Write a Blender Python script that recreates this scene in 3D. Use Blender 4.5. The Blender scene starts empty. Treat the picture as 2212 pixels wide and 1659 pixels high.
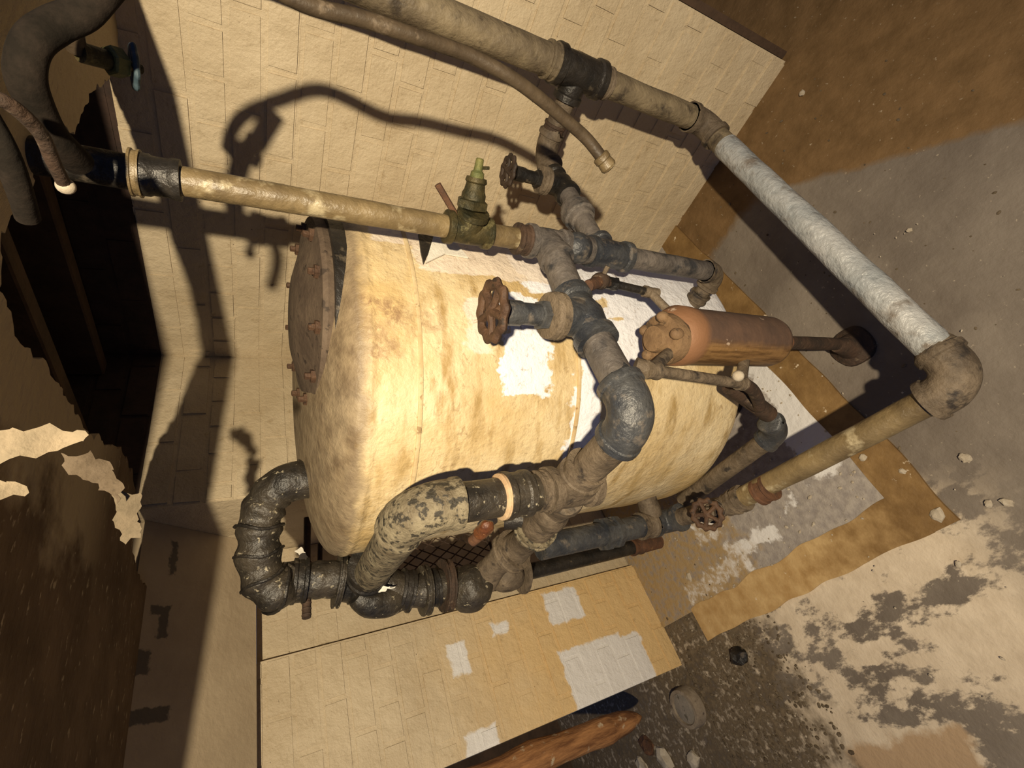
import bpy, bmesh, math, random
from mathutils import Vector, Matrix, noise
random.seed(7)
PI = math.pi
scn = bpy.context.scene
COL = scn.collection

# ------------------------------------------------------------------ camera
F, CX, CY, W = 1000.0, 1106.0, 829.5, 2212.0
_d = Vector((1794, -8, F)).normalized()
_y = Vector((-557, 1020, F)); _y = (_y - _y.dot(_d) * _d).normalized()
_x = _y.cross(-_d)
RM = Matrix((_x, _y, -_d))                # photograph axes -> world axes
EYE = Vector((0, 0, 1.5))
cam = bpy.data.cameras.new('camera'); camo = bpy.data.objects.new('camera', cam); COL.objects.link(camo)
cam.sensor_width = 36; cam.lens = F / W * 36; cam.clip_start = .02
_c = [RM @ Vector((1, 0, 0)), RM @ Vector((0, -1, 0)), RM @ Vector((0, 0, -1))]
M4 = Matrix([[_c[0][i], _c[1][i], _c[2][i], EYE[i]] for i in range(3)] + [[0, 0, 0, 1]])
camo.matrix_world = M4
scn.camera = camo

# ------------------------------------------------------------------ light
wd = bpy.data.worlds.new('World'); scn.world = wd; wd.use_nodes = True
wd.node_tree.nodes['Background'].inputs[0].default_value = (.30, .40, .78, 1)
wd.node_tree.nodes['Background'].inputs[1].default_value = .20
LAMP = Vector((-.40, -.42, 1.92))
lt = bpy.data.lights.new('work_lamp', 'SPOT'); lt.energy = 244; lt.color = (1.0, .845, .60)
lt.shadow_soft_size = .018; lt.spot_size = math.radians(127); lt.spot_blend = 1.0
lo = bpy.data.objects.new('work_lamp', lt); COL.objects.link(lo); lo.location = LAMP
lo.rotation_euler = (Vector((.60, .66, .96)) - LAMP).to_track_quat('-Z', 'Y').to_euler()
scn.view_settings.view_transform = 'Standard'; scn.view_settings.look = 'None'
scn.view_settings.exposure = 0.0; scn.view_settings.gamma = 1.0
scn.view_settings.use_curve_mapping = False

# ------------------------------------------------------------------ measuring: sight line through a photo point met with a plane
def ray(u, v): return RM @ Vector(((u - CX) / F, (v - CY) / F, 1))
def atR(u, v, rho):
    r = ray(u, v); return EYE + r * (rho / math.hypot(r.x, r.y))
def atD(u, v, d): return EYE + ray(u, v) * d
def onA(u, v, ax, val):
    r = ray(u, v); return EYE + r * ((val - EYE[ax]) / r[ax])
def atZ(u, v, z): return onA(u, v, 2, z)

# ------------------------------------------------------------------ material helpers
class G:
    def __init__(s, name, rough=.8, metal=0.0, spec=.3):
        s.m = bpy.data.materials.new(name); s.m.use_nodes = True
        s.t = s.m.node_tree; s.b = s.t.nodes['Principled BSDF']
        s.b.inputs['Roughness'].default_value = rough; s.b.inputs['Metallic'].default_value = metal
        s.b.inputs['Specular IOR Level'].default_value = spec
        s.pos = s.n('ShaderNodeNewGeometry').outputs['Position']
    def n(s, k): return s.t.nodes.new(k)
    def set(s, sock, v):
        if isinstance(v, bpy.types.NodeSocket): s.t.links.new(v, sock)
        elif isinstance(v, (tuple, list)): sock.default_value = (*v, 1) if len(v) == 3 and sock.type == 'RGBA' else v
        else: sock.default_value = v
    def obj(s): return s.n('ShaderNodeTexCoord').outputs['Object']
    def mapv(s, vec, scale=(1, 1, 1), loc=(0, 0, 0), rot=(0, 0, 0)):
        k = s.n('ShaderNodeMapping'); s.set(k.inputs[0], vec)
        k.inputs['Scale'].default_value = scale; k.inputs['Location'].default_value = loc; k.inputs['Rotation'].default_value = rot
        return k.outputs[0]
    def noise(s, scale, detail=4, vec=None, rough=.6, dist=0):
        k = s.n('ShaderNodeTexNoise'); s.set(k.inputs['Vector'], vec or s.pos)
        k.inputs['Scale'].default_value = scale; k.inputs['Detail'].default_value = detail
        k.inputs['Roughness'].default_value = rough; k.inputs['Distortion'].default_value = dist
        return k.outputs[0]
    def vor(s, scale, vec=None):
        k = s.n('ShaderNodeTexVoronoi'); s.set(k.inputs['Vector'], vec or s.pos); k.inputs['Scale'].default_value = scale
        return k.outputs['Distance']
    def math(s, op, a, b=0.0, c=None):
        k = s.n('ShaderNodeMath'); k.operation = op; s.set(k.inputs[0], a); s.set(k.inputs[1], b)
        if c is not None: s.set(k.inputs[2], c)
        return k.outputs[0]
    def step(s, x, a, b):
        k = s.n('ShaderNodeMapRange'); s.set(k.inputs[0], x)
        k.inputs[1].default_value = a; k.inputs[2].default_value = b; k.inputs[3].default_value = 0; k.inputs[4].default_value = 1
        k.clamp = True; return k.outputs[0]
    def mix(s, f, a, b):
        k = s.n('ShaderNodeMix'); k.data_type = 'RGBA'; s.set(k.inputs[0], f); s.set(k.inputs[6], a); s.set(k.inputs[7], b)
        return k.outputs[2]
    def sep(s, v):
        k = s.n('ShaderNodeSeparateXYZ'); s.set(k.inputs[0], v); return k.outputs
    def patch(s, u, v, nz, boxes, amt=.02, soft=.004):
        """ragged rectangular stains: boxes = (u0,v0,u1,v1)"""
        r = None
        for (u0, v0, u1, v1) in boxes:
            du = s.math('SUBTRACT', s.math('ABSOLUTE', s.math('SUBTRACT', u, (u0 + u1) / 2)), abs(u1 - u0) / 2)
            dv = s.math('SUBTRACT', s.math('ABSOLUTE', s.math('SUBTRACT', v, (v0 + v1) / 2)), abs(v1 - v0) / 2)
            d = s.math('MAXIMUM', du, dv)
            r = d if r is None else s.math('MINIMUM', r, d)
        d = s.math('ADD', r, s.math('MULTIPLY', s.math('SUBTRACT', nz, .5), amt * 2))
        return s.step(d, soft, -soft)
    def bump(s, h, strength=.5, dist=.004):
        k = s.n('ShaderNodeBump'); s.set(k.inputs['Height'], h)
        k.inputs['Strength'].default_value = strength; k.inputs['Distance'].default_value = dist
        s.t.links.new(k.outputs[0], s.b.inputs['Normal'])
    def out(s, c): s.set(s.b.inputs['Base Color'], c); return s.m

def mottle(name, c1, c2, c3=None, sc=18, rough=.75, metal=0.0, bump=.5, f3=(.60, .66), sc3=40, bd=.003, spec=.3):
    g = G(name, rough, metal, spec)
    c = g.mix(g.step(g.noise(sc, 6, None, .68), .38, .62), c1, c2)
    sp = g.step(g.noise(sc * 5, 5, g.mapv(g.pos, loc=(7, 2, 4)), .7), .56, .70)
    c = g.mix(g.math('MULTIPLY', sp, .45), c, tuple(k * .45 for k in c1))
    if c3: c = g.mix(g.step(g.noise(sc3, 4, g.mapv(g.pos, loc=(3, 5, 1))), *f3), c, c3)
    g.bump(g.noise(sc * 4, 5), bump, bd)
    return g.out(c)

CREAM = (.62, .50, .34)
def wall_paint(name, boxes_white=None, plane='xz', stain=None, orange=False, tone=1.0):
    g = G(name, .55, 0, .35)
    x, y, z = g.sep(g.pos)
    u, v = (x, z) if plane == 'xz' else (y, z)
    c = g.mix(g.step(g.noise(5, 5), .3, .7), tuple(k * tone for k in (.56, .465, .32)), tuple(k * tone for k in (.44, .35, .225)))
    if orange:
        low = g.step(g.math('ADD', z, g.math('MULTIPLY', g.noise(6, 4), .5)), 1.35, .75)
        c = g.mix(low, c, (.60, .42, .20))
    # thin dirt in specks and grime spots
    c = g.mix(g.math('MULTIPLY', g.step(g.noise(30, 7, None, .75), .58, .74), .6), c, (.26, .18, .09))
    c = g.mix(g.step(g.noise(60, 3, g.mapv(g.pos, (1, 1, 2.2))), .735, .75), c, (.08, .05, .03))
    if boxes_white:
        c = g.mix(g.patch(u, v, g.noise(22, 5), boxes_white, .022), c, (.66, .64, .62))
    if stain:
        c = g.mix(g.patch(u, v, g.noise(30, 5), stain, .03), c, (.075, .06, .045))
    g.bump(g.math('ADD', g.math('ADD', g.noise(28, 6), g.noise(9, 3)), g.math('MULTIPLY', g.noise(150, 3), .3)), .8, .007)
    return g.out(c)

M = {}
M['mortar'] = mottle('mortar', (.52, .43, .30), (.42, .33, .21), None, 14)
M['wallA'] = wall_paint('cream_wall_paint', None, 'yz')
M['wallB'] = wall_paint('cream_brick_paint', None, 'xz', tone=.95)
WB = [onA(*p, 1, 1.72) for p in ((1205, 1410), (1420, 1560), (1290, 1395), (1430, 1480), (1170, 1285), (1265, 1330), (965, 1395), (1020, 1450), (1060, 1350), (1100, 1362), (1000, 1590), (1090, 1640))]
M['pier'] = wall_paint('stained_pier_paint', [(WB[i].x, WB[i].z, WB[i + 1].x, WB[i + 1].z) for i in range(0, 12, 2)], 'xz', orange=True)
M['grey_pipe'] = mottle('dusty_grey_pipe', (.055, .048, .044), (.135, .115, .098), (.03, .03, .032), 11, .55, 0, 1.0, (.54, .66), 22, .006, .45)
M['blue_pipe'] = mottle('dark_slate_fitting', (.022, .025, .032), (.062, .062, .062), (.13, .11, .09), 13, .45, .1, 1.0, (.58, .70), 34, .005, .5)
M['tan_pipe'] = mottle('tan_painted_pipe', (.20, .145, .07), (.10, .07, .034), (.34, .28, .17), 9, .45, 0, .9, (.58, .68), 20, .005, .5)
M['riser'] = mottle('grimy_cream_lagging', (.21, .165, .10), (.10, .076, .048), (.05, .038, .026), 10, .6, 0, 1.0, (.56, .68), 22, .006, .4)
M['silver'] = mottle('silver_painted_lagging', (.27, .285, .29), (.38, .38, .37), (.17, .145, .12), 9, .45, .1, 1.0, (.56, .70), 14, .009, .5)
M['black'] = mottle('black_iron', (.010, .009, .008), (.03, .025, .02), (.09, .072, .05), 12, .45, .2, .9, (.62, .70), 30, .005, .5)
M['tar'] = mottle('black_tar_with_plaster_flecks', (.014, .012, .01), (.05, .040, .028), (.30, .26, .18), 12, .45, 0, 1.0, (.63, .69), 70, .006, .5)
M['plaster_elbow'] = mottle('plaster_crusted_black', (.22, .185, .12), (.12, .095, .06), (.035, .03, .022), 22, .6, 0, .9, (.52, .60), 75, .006)
M['dusty'] = mottle('dusty_brown_iron', (.075, .056, .038), (.155, .118, .08), (.03, .024, .02), 13, .65, 0, 1.0, (.56, .68), 28, .006)
M['rust'] = mottle('rusty_iron', (.13, .06, .03), (.065, .035, .022), (.20, .11, .05), 26, .85, 0, .9, (.62, .70), 60, .003)
M['rustdark'] = mottle('dark_rusty_iron', (.065, .038, .024), (.032, .022, .016), (.12, .085, .055), 22, .75, 0, .9, (.60, .70), 50, .004)
M['brass'] = mottle('tarnished_brass', (.075, .058, .024), (.025, .024, .012), (.14, .12, .055), 26, .5, .3, .9, (.58, .68), 44)
M['verdigris'] = mottle('green_verdigris', (.09, .10, .035), (.16, .15, .05), (.05, .05, .025), 50, .6, .2, .6)
M['wheelblue'] = mottle('dark_blue_paint', (.03, .05, .065), (.05, .075, .085), None, 30, .6)
M['white_glob'] = mottle('white_putty', (.62, .58, .50), (.70, .66, .58), None, 40, .7)
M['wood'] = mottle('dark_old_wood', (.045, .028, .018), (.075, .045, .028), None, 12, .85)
M['wheelcap'] = mottle('dull_orange_scale', (.14, .085, .045), (.20, .125, .065), (.08, .052, .03), 22, .75, 0, .9)
M['drainrim'] = mottle('dusty_drain_rim', (.26, .21, .155), (.18, .14, .10), (.08, .06, .045), 24, .8)
M['draincap'] = mottle('dusty_drain_cap', (.17, .15, .125), (.24, .205, .165), (.10, .085, .065), 26, .85)
M['cover'] = mottle('grey_brown_cast_cover', (.115, .082, .055), (.075, .052, .036), (.04, .028, .02), 16, .75, 0, .9)
M['seam'] = mottle('ochre_seam', (.46, .33, .17), (.58, .46, .27), (.30, .20, .10), 14, .6)
M['flakedark'] = mottle('brown_paint_flake', (.11, .08, .05), (.16, .12, .08), None, 30, .85)
M['flake'] = mottle('ceiling_paint_flake', (.20, .155, .10), (.14, .11, .07), None, 30, .8)
M['soot'] = mottle('matt_soot_lagging', (.010, .008, .006), (.022, .016, .012), None, 20, .95, spec=.1)  # dark silhouette of the overhead pipes put into an even near-black colour
M['peach'] = mottle('peach_tape', (.52, .37, .22), (.42, .28, .16), None, 30, .7)
M['wheel'] = mottle('brown_rusted_wheel', (.048, .026, .016), (.09, .048, .026), (.028, .018, .012), 30, .65, 0, .9)
M['wheeldark'] = mottle('dark_brown_wheel', (.022, .015, .011), (.045, .028, .018), None, 30, .65)
M['sootbrick'] = mottle('sooty_bare_brick', (.05, .03, .022), (.03, .02, .016), None, 20, .9)  # bare brick, with the cavity's shade put into its dark colour
g = G('streaked_rusty_post', .8, 0, .25)
pv = g.mapv(g.pos, (34, 34, 5)); c = g.mix(g.step(g.noise(1, 6, pv, .7), .40, .60), (.13, .055, .022), (.34, .165, .065))
c = g.mix(g.step(g.noise(22, 5), .60, .68), c, (.42, .33, .22)); g.bump(g.noise(1.4, 6, pv), .9, .008); M['bark'] = g.out(c)
M['chip'] = mottle('pale_paint_chip', (.46, .40, .31), (.36, .30, .22), None, 30, .8)
M['crumb'] = mottle('dark_crumb', (.07, .05, .03), (.15, .115, .075), None, 30, .9)
M['hose'] = mottle('grimy_rubber_hose', (.07, .05, .03), (.04, .028, .017), (.12, .09, .06), 16, .5, 0, .6, (.62, .70), 30)
M['amber'] = mottle('amber_resin', (.20, .07, .025), (.10, .035, .015), (.42, .22, .10), 40, .15, 0, .9, spec=.7)

# orange-brown separator bottle: flat dull brown above, rusty streaks below
g = G('rust_brown_vessel', .55, .1, .4)
ob = g.obj(); ox, oy, oz = g.sep(ob)
c = g.mix(g.step(g.noise(20, 5), .35, .65), (.10, .062, .045), (.145, .085, .056))
st = g.noise(14, 5, g.mapv(ob, (6, 6, .7)))
stre = g.mix(g.step(st, .4, .6), (.11, .055, .018), (.26, .145, .055))
c = g.mix(g.step(g.math('ADD', oy, g.math('MULTIPLY', g.noise(20, 3), .02)), -.030, -.012), c, stre)
rim = g.step(g.math('ABSOLUTE', g.math('SUBTRACT', oz, .35)), .05, .03)
c = g.mix(rim, c, (.22, .11, .055))
c = g.mix(g.step(g.noise(30, 4, g.mapv(ob, (1, 1, .5))), .66, .70), c, (.50, .38, .28))
g.bump(g.noise(60, 5), .5, .003); M['vessel'] = g.out(c)

# ------------------------------------------------------------------ tank numbers
TC = Vector((1.25 * math.cos(math.radians(47.5)), 1.25 * math.sin(math.radians(47.5)), 0)); TR = .431
TROT = math.atan2(-TC.y, -TC.x)
def tank_uv(u, v):
    r = ray(u, v); o = EYE - TC
    a = r.x ** 2 + r.y ** 2; b = 2 * (o.x * r.x + o.y * r.y); cc = o.x ** 2 + o.y ** 2 - TR ** 2
    disc = b * b - 4 * a * cc
    t = (-b - math.sqrt(max(0, disc))) / (2 * a)
    p = o + r * t
    th = math.atan2(p.y, p.x) - TROT
    th = (th + PI) % (2 * PI) - PI
    return th, EYE.z + r.z * t
def tb(u0, v0, u1, v1):
    a, b = tank_uv(u0, (v0 + v1) / 2)[1], tank_uv(u1, (v0 + v1) / 2)[1]
    c_, d_ = tank_uv((u0 + u1) / 2, v0)[0], tank_uv((u0 + u1) / 2, v1)[0]
    return (c_, a, d_, b)
g = G('cracked_tank_jacket_paint', .5, 0, .35)
ob = g.obj(); ox, oy, oz = g.sep(ob)
th = g.math('ARCTAN2', oy, ox)
nz = g.noise(9, 6, ob); nf = g.noise(28, 6, ob)
base = g.mix(g.step(g.noise(4.5, 6, ob), .36, .62), (.50, .36, .17), (.66, .54, .34))
base = g.mix(g.step(g.noise(8, 5, g.mapv(ob, (1, 1, 3))), .52, .70), base, (.36, .245, .10))
whites = [tb(1085, 640, 1182, 855), tb(1125, 560, 1290, 640), tb(1245, 740, 1305, 1010), tb(1290, 560, 1620, 700), tb(1310, 690, 1400, 800)]
nw = g.math('ADD', g.math('MULTIPLY', nf, .45), g.math('MULTIPLY', g.noise(12, 5, ob), .55))
base = g.mix(g.patch(th, oz, nw, whites, .10), base, (.74, .74, .78))
creams = [tb(800, 478, 1180, 545), tb(900, 545, 1240, 600), tb(1000, 640, 1060, 760)]
base = g.mix(g.math('MULTIPLY', g.patch(th, oz, nw, creams, .07), .85), base, (.70, .60, .50))
lowtan = g.step(g.math('ADD', oz, g.math('MULTIPLY', nz, .1)), .72, .62)
base = g.mix(g.math('MULTIPLY', lowtan, .0), base, (.45, .32, .15))
brn = [tb(830, 655, 880, 700), tb(905, 675, 950, 712), tb(795, 650, 812, 770), tb(838, 735, 858, 760)]
base = g.mix(g.math('MULTIPLY', g.math('MULTIPLY', g.patch(th, oz, nw, brn, .14, .03), g.step(g.noise(34, 8, ob, .8, .8), .42, .56)), .85), base, (.25, .15, .08))
# fine cracking and scuffs over the upper half
ck = g.step(g.noise(42, 8, g.mapv(ob, (1, 1, 1.6)), .78, .8), .55, .68)
base = g.mix(g.math('MULTIPLY', g.math('MULTIPLY', ck, g.step(nz, .36, .52)), .75), base, (.24, .15, .07))
dome = g.step(g.math('ADD', oz, g.math('MULTIPLY', g.math('SUBTRACT', nf, .5), .05)), 1.315, 1.34)
base = g.mix(g.math('MULTIPLY', dome, .9), base, g.mix(g.step(nf, .35, .65), (.12, .085, .055), (.25, .19, .12)))
g.bump(g.math('ADD', g.noise(30, 6, ob), g.math('MULTIPLY', g.noise(110, 4, ob), .3)), .9, .006)
M['tank'] = g.out(base)

# floor
g = G('stained_concrete_floor', .75, 0, .3)
x, y, z = g.sep(g.pos)
n1 = g.noise(3.2, 6); n2 = g.noise(14, 6); n3 = g.noise(40, 5)
c = g.mix(g.step(n1, .4, .62), (.135, .11, .088), (.20, .168, .135))
line = g.math('ADD', g.math('MULTIPLY', g.math('SUBTRACT', x, 1.05), .68), g.math('MULTIPLY', g.math('SUBTRACT', y, .23), -.73))
brownA = g.step(g.math('ADD', line, g.math('MULTIPLY', g.math('SUBTRACT', n2, .5), .05)), -.01, .01)
brownB = g.step(g.math('ADD', x, g.math('MULTIPLY', g.math('SUBTRACT', n2, .5), .1)), 1.10, 1.14)
brown = g.mix(g.step(n2, .35, .65), (.115, .066, .025), (.17, .10, .042))
c = g.mix(g.math('MAXIMUM', brownA, brownB), c, brown)
# pale flaking paint in the near corner, grey-brown scuffs through it
wz = g.noise(5, 7, g.mapv(g.pos, (1.5, .8, 1), rot=(0, 0, .5)), .65)
near = g.math('MULTIPLY', g.step(g.math('ADD', x, g.math('MULTIPLY', g.math('SUBTRACT', n1, .5), .5)), .16, .06), g.step(y, .40, .62))
pale = g.mix(g.step(n2, .3, .7), (.50, .41, .30), (.64, .54, .41))
c = g.mix(g.math('MULTIPLY', near, g.step(wz, .46, .50)), c, pale)
tanb = g.patch(x, y, n2, [(-.75, .9, -.33, 1.25)], .05, .01)
c = g.mix(tanb, c, (.40, .28, .17))
dirt = g.math('MULTIPLY', g.step(g.math('ADD', y, g.math('MULTIPLY', g.math('SUBTRACT', n2, .5), .5)), 1.20, 1.34), g.step(n3, .25, .5))
c = g.mix(dirt, c, g.mix(g.step(n3, .4, .65), (.075, .055, .035), (.16, .12, .075)))
c = g.mix(g.math('MULTIPLY', g.step(g.noise(70, 4), .66, .72), .6), c, (.45, .38, .28))
g.bump(g.math('ADD', n3, n2), .6, .006); M['floor'] = g.out(c)
g = G('brown_floor_border_paint', .6, 0, .3)
n2 = g.noise(16, 6)
x, y, z = g.sep(g.pos)
far = g.step(g.math('ADD', y, g.math('MULTIPLY', n2, .3)), .80, 1.15)
c = g.mix(far, g.mix(g.step(n2, .35, .65), (.15, .085, .03), (.24, .145, .055)), g.mix(g.step(n2, .35, .65), (.36, .22, .085), (.52, .36, .17)))
c = g.mix(g.step(g.noise(26, 5), .66, .70), c, (.60, .50, .36))
g.bump(g.noise(40, 5), .6, .005); M['border'] = g.out(c)
g = G('grey_pad_with_white_paint', .7, 0, .3)
x, y, z = g.sep(g.pos); n2 = g.noise(16, 6); n3 = g.noise(44, 5)
c = g.mix(g.step(n3, .35, .65), (.25, .22, .20), (.36, .32, .28))
wp = g.patch(x, y, n2, [(.36, .64, .75, .74), (.30, .68, .52, .80), (.27, .88, .30, .93), (.22, 1.0, .27, 1.22), (.18, 1.15, .24, 1.5), (.33, 1.2, .40, 1.3)], .07, .006)
c = g.mix(wp, c, (.66, .64, .62))
og = g.math('MULTIPLY', g.step(g.math('ADD', y, g.math('MULTIPLY', g.math('SUBTRACT', n2, .5), .5)), 1.12, 1.22), g.step(n3, .30, .55))
c = g.mix(g.math('MULTIPLY', og, .85), c, (.33, .22, .09))
g.bump(g.math('ADD', n3, n2), .7, .006); M['pad'] = g.out(c)
# ceiling
g = G('peeling_brown_ceiling', .85, 0, .2)
x, y, z = g.sep(g.pos); n2 = g.noise(10, 7); n3 = g.noise(34, 6, g.mapv(g.pos, (1, 2.2, 1)))
c = g.mix(g.step(n2, .35, .65), (.10, .065, .038), (.17, .115, .07))
tanm = g.step(g.math('ADD', x, g.math('MULTIPLY', g.math('SUBTRACT', n2, .5), .35)), .40, .48)
c = g.mix(g.math('MULTIPLY', tanm, g.step(y, 1.02, .86)), c, (.42, .34, .22))
c = g.mix(g.step(n3, .62, .68), c, (.40, .32, .21))
g.bump(n3, .8, .01); M['ceiling'] = g.out(c)
# plaster upper wall, left
g = G('old_plaster', .65, 0, .3)
x, y, z = g.sep(g.pos); n2 = g.noise(20, 6); n3 = g.noise(55, 5)
c = g.mix(g.step(g.noise(6, 5), .35, .65), (.42, .335, .225), (.34, .265, .175))
SP = [onA(*p, 1, 1.52) for p in ((352, 1330), (362, 1388), (300, 1425), (325, 1470), (262, 1500), (284, 1560), (284, 1550), (365, 1558), (335, 1325), (368, 1338), (375, 1180), (380, 1250))]
c = g.mix(g.patch(x, z, n3, [(SP[i].x, SP[i].z, SP[i + 1].x, SP[i + 1].z) for i in range(0, 12, 2)], .012, .002), c, (.12, .10, .075))
g.bump(n3, .5, .004); M['plaster'] = g.out(c)

# ------------------------------------------------------------------ mesh helpers
def link(name, bm, mat, parent=None, smooth=True, angle=40):
    me = bpy.data.meshes.new(name)
    bmesh.ops.recalc_face_normals(bm, faces=bm.faces[:])
    bm.to_mesh(me); bm.free(); me.materials.append(mat)
    if smooth:
        for p in me.polygons: p.use_smooth = True
        try: me.set_sharp_from_angle(angle=math.radians(angle))
        except Exception: pass
    o = bpy.data.objects.new(name, me); COL.objects.link(o)
    if parent is not None: o.parent = parent; o.matrix_parent_inverse = Matrix.Translation(-base_of(parent))
    return o
_base = {}
def base_of(o): return _base.get(o.name, Vector((0, 0, 0)))
def thing(name, label, cat, loc, group=None):
    o = bpy.data.objects.new(name, None); COL.objects.link(o); o.location = loc; o.empty_display_size = .05
    o['label'] = label; o['category'] = cat
    if group: o['group'] = group
    _base[o.name] = Vector(loc); return o
def tag(o, label, cat, group=None):
    o['label'] = label; o['category'] = cat
    if group: o['group'] = group
    return o
def struct(o): o['kind'] = 'structure'; return o

def sweep(bm, pts, rads, n=20, lump=0.0, lsc=18, cap=True):
    pts = [Vector(p) for p in pts]
    if not isinstance(rads, (list, tuple)): rads = [rads] * len(pts)
    tans = []
    for i in range(len(pts)):
        a = pts[max(0, i - 1)]; b = pts[min(len(pts) - 1, i + 1)]
        t = (b - a)
        tans.append(t.normalized() if t.length > 1e-7 else (tans[-1] if tans else Vector((0, 0, 1))))
    up = tans[0].orthogonal().normalized()
    rings = []
    for i, p in enumerate(pts):
        t = tans[i]
        up = (up - up.dot(t) * t)
        up = up.normalized() if up.length > 1e-6 else t.orthogonal().normalized()
        sd = t.cross(up)
        ring = []
        for k in range(n):
            a = 2 * PI * k / n
            q = up * math.cos(a) + sd * math.sin(a)
            r = rads[i]
            if lump: r *= 1 + lump * noise.noise((p + q * rads[i]) * lsc)
            ring.append(bm.verts.new(p + q * r))
        rings.append(ring)
    for i in range(len(rings) - 1):
        for k in range(n):
            bm.faces.new((rings[i][k], rings[i][(k + 1) % n], rings[i + 1][(k + 1) % n], rings[i + 1][k]))
    if cap:
        bm.faces.new(list(reversed(rings[0]))); bm.faces.new(rings[-1])

def arc(c, d1, d2, R, n=9):
    """quarter-ish bend at corner c, arriving along d1, leaving along d2"""
    c = Vector(c); d1 = Vector(d1).normalized(); d2 = Vector(d2).normalized()
    th = d1.angle(d2); L = R * math.tan(th / 2)
    a = c - d1 * L; nrm = (d2 - d1 * d1.dot(d2)).normalized(); o = a + nrm * R
    return [o + (-nrm) * R * math.cos(th * k / n) + d1 * R * math.sin(th * k / n) for k in range(n + 1)], L

def rot_line(a, b, r, step=.02, lump=.05):
    a, b = Vector(a), Vector(b); L = (b - a).length; k = max(2, int(L / step))
    return [a.lerp(b, i / k) for i in range(k + 1)]
def pipe(a, b, r, mat, parent, name='pipe', lump=.04, n=20, lsc=16):
    bm = bmesh.new(); sweep(bm, rot_line(a, b, r), r, n, lump, lsc); return link(name, bm, mat, parent)
def lathe(a, b, prof, mat, parent, name, n=24, lump=0, lsc=20):
    """profile = [(t along a->b in metres, radius)]"""
    a, b = Vector(a), Vector(b); d = (b - a).normalized()
    bm = bmesh.new(); add_lathe(bm, a, d, prof, n, lump, lsc); return link(name, bm, mat, parent, angle=35)
def add_lathe(bm, a, d, prof, n=24, lump=0, lsc=20, phase=0, poly=False):
    a = Vector(a); d = Vector(d).normalized(); up = d.orthogonal().normalized(); sd = d.cross(up); rings = []
    for (t, r) in prof:
        ring = []
        for k in range(n):
            an = 2 * PI * k / n + phase; q = up * math.cos(an) + sd * math.sin(an); p = a + d * t
            rr = r * (1 + (lump * noise.noise((p + q * r) * lsc) if lump else 0)); ring.append(bm.verts.new(p + q * rr))
        rings.append(ring)
    for i in range(len(rings) - 1):
        for k in range(n): bm.faces.new((rings[i][k], rings[i][(k + 1) % n], rings[i + 1][(k + 1) % n], rings[i + 1][k]))
    bm.faces.new(list(reversed(rings[0]))); bm.faces.new(rings[-1])

def bead_profile(pts, r, rb):
    """radius list for a fitting: beads at both ends"""
    n = len(pts); L = [0]
    for i in range(1, n): L.append(L[-1] + (pts[i] - pts[i - 1]).length)
    return L
def elbow(c, d1, d2, r, mat, parent, R=None, name='elbow', bead=1.16, lump=.03, tail=.6):
    R = R or r * 1.5
    pts, L = arc(c, d1, d2, R, 12)
    d1 = Vector(d1).normalized(); d2 = Vector(d2).normalized(); tl = r * tail
    a, b = pts[0], pts[-1]
    P = [a - d1 * tl, a - d1 * tl, a - d1 * tl * .45, a - d1 * tl * .35] + pts + [b + d2 * tl * .35, b + d2 * tl * .45, b + d2 * tl, b + d2 * tl]
    Rr = [r * bead * .9, r * bead, r * bead, r] + [r] * len(pts) + [r, r * bead, r * bead, r * bead * .9]
    bm = bmesh.new(); sweep(bm, P, Rr, 24, lump, 22)
    return link(name, bm, mat, parent, angle=50), L + tl
def tee(c, ax, br, r, mat, parent, L=None, name='tee', bead=1.15, lump=.03, rb=None, Lb=None):
    c = Vector(c); ax = Vector(ax).normalized(); br = Vector(br).normalized(); L = L or r * 2.0; rb = rb or r; Lb = Lb or L
    bm = bmesh.new()
    def prof(r_, l0, l1, e0=True):
        p = []
        if e0: p += [(l0, r_ * bead * .9), (l0, r_ * bead), (l0 + r_ * .45, r_ * bead), (l0 + r_ * .55, r_)]
        else: p += [(l0, r_)]
        return p + [(l0 + (l1 - l0) * .5, r_ * 1.03), (l1 - r_ * .55, r_), (l1 - r_ * .45, r_ * bead), (l1, r_ * bead), (l1, r_ * bead * .9)]
    add_lathe(bm, c, ax, prof(r, -L, L), 24, lump)
    add_lathe(bm, c, br, prof(rb, 0, Lb, False), 24, lump)
    return link(name, bm, mat, parent, angle=40)
def collar(c, ax, r, w, mat, parent, name='coupling', n=24, lump=.02):
    c = Vector(c); ax = Vector(ax).normalized()
    return lathe(c - ax * w / 2, c + ax * w / 2, [(0, r * .9), (0, r), (w * .22, r), (w * .3, r * .93), (w * .7, r * .93), (w * .78, r), (w, r), (w, r * .9)], mat, parent, name, n, lump)
def hexnut(c, ax, r, w, mat, parent, name='hex_nut', n=6):
    c = Vector(c); ax = Vector(ax).normalized()
    return lathe(c - ax * w / 2, c + ax * w / 2, [(0, r * .88), (w * .12, r), (w * .88, r), (w, r * .88)], mat, parent, name, n)

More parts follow.
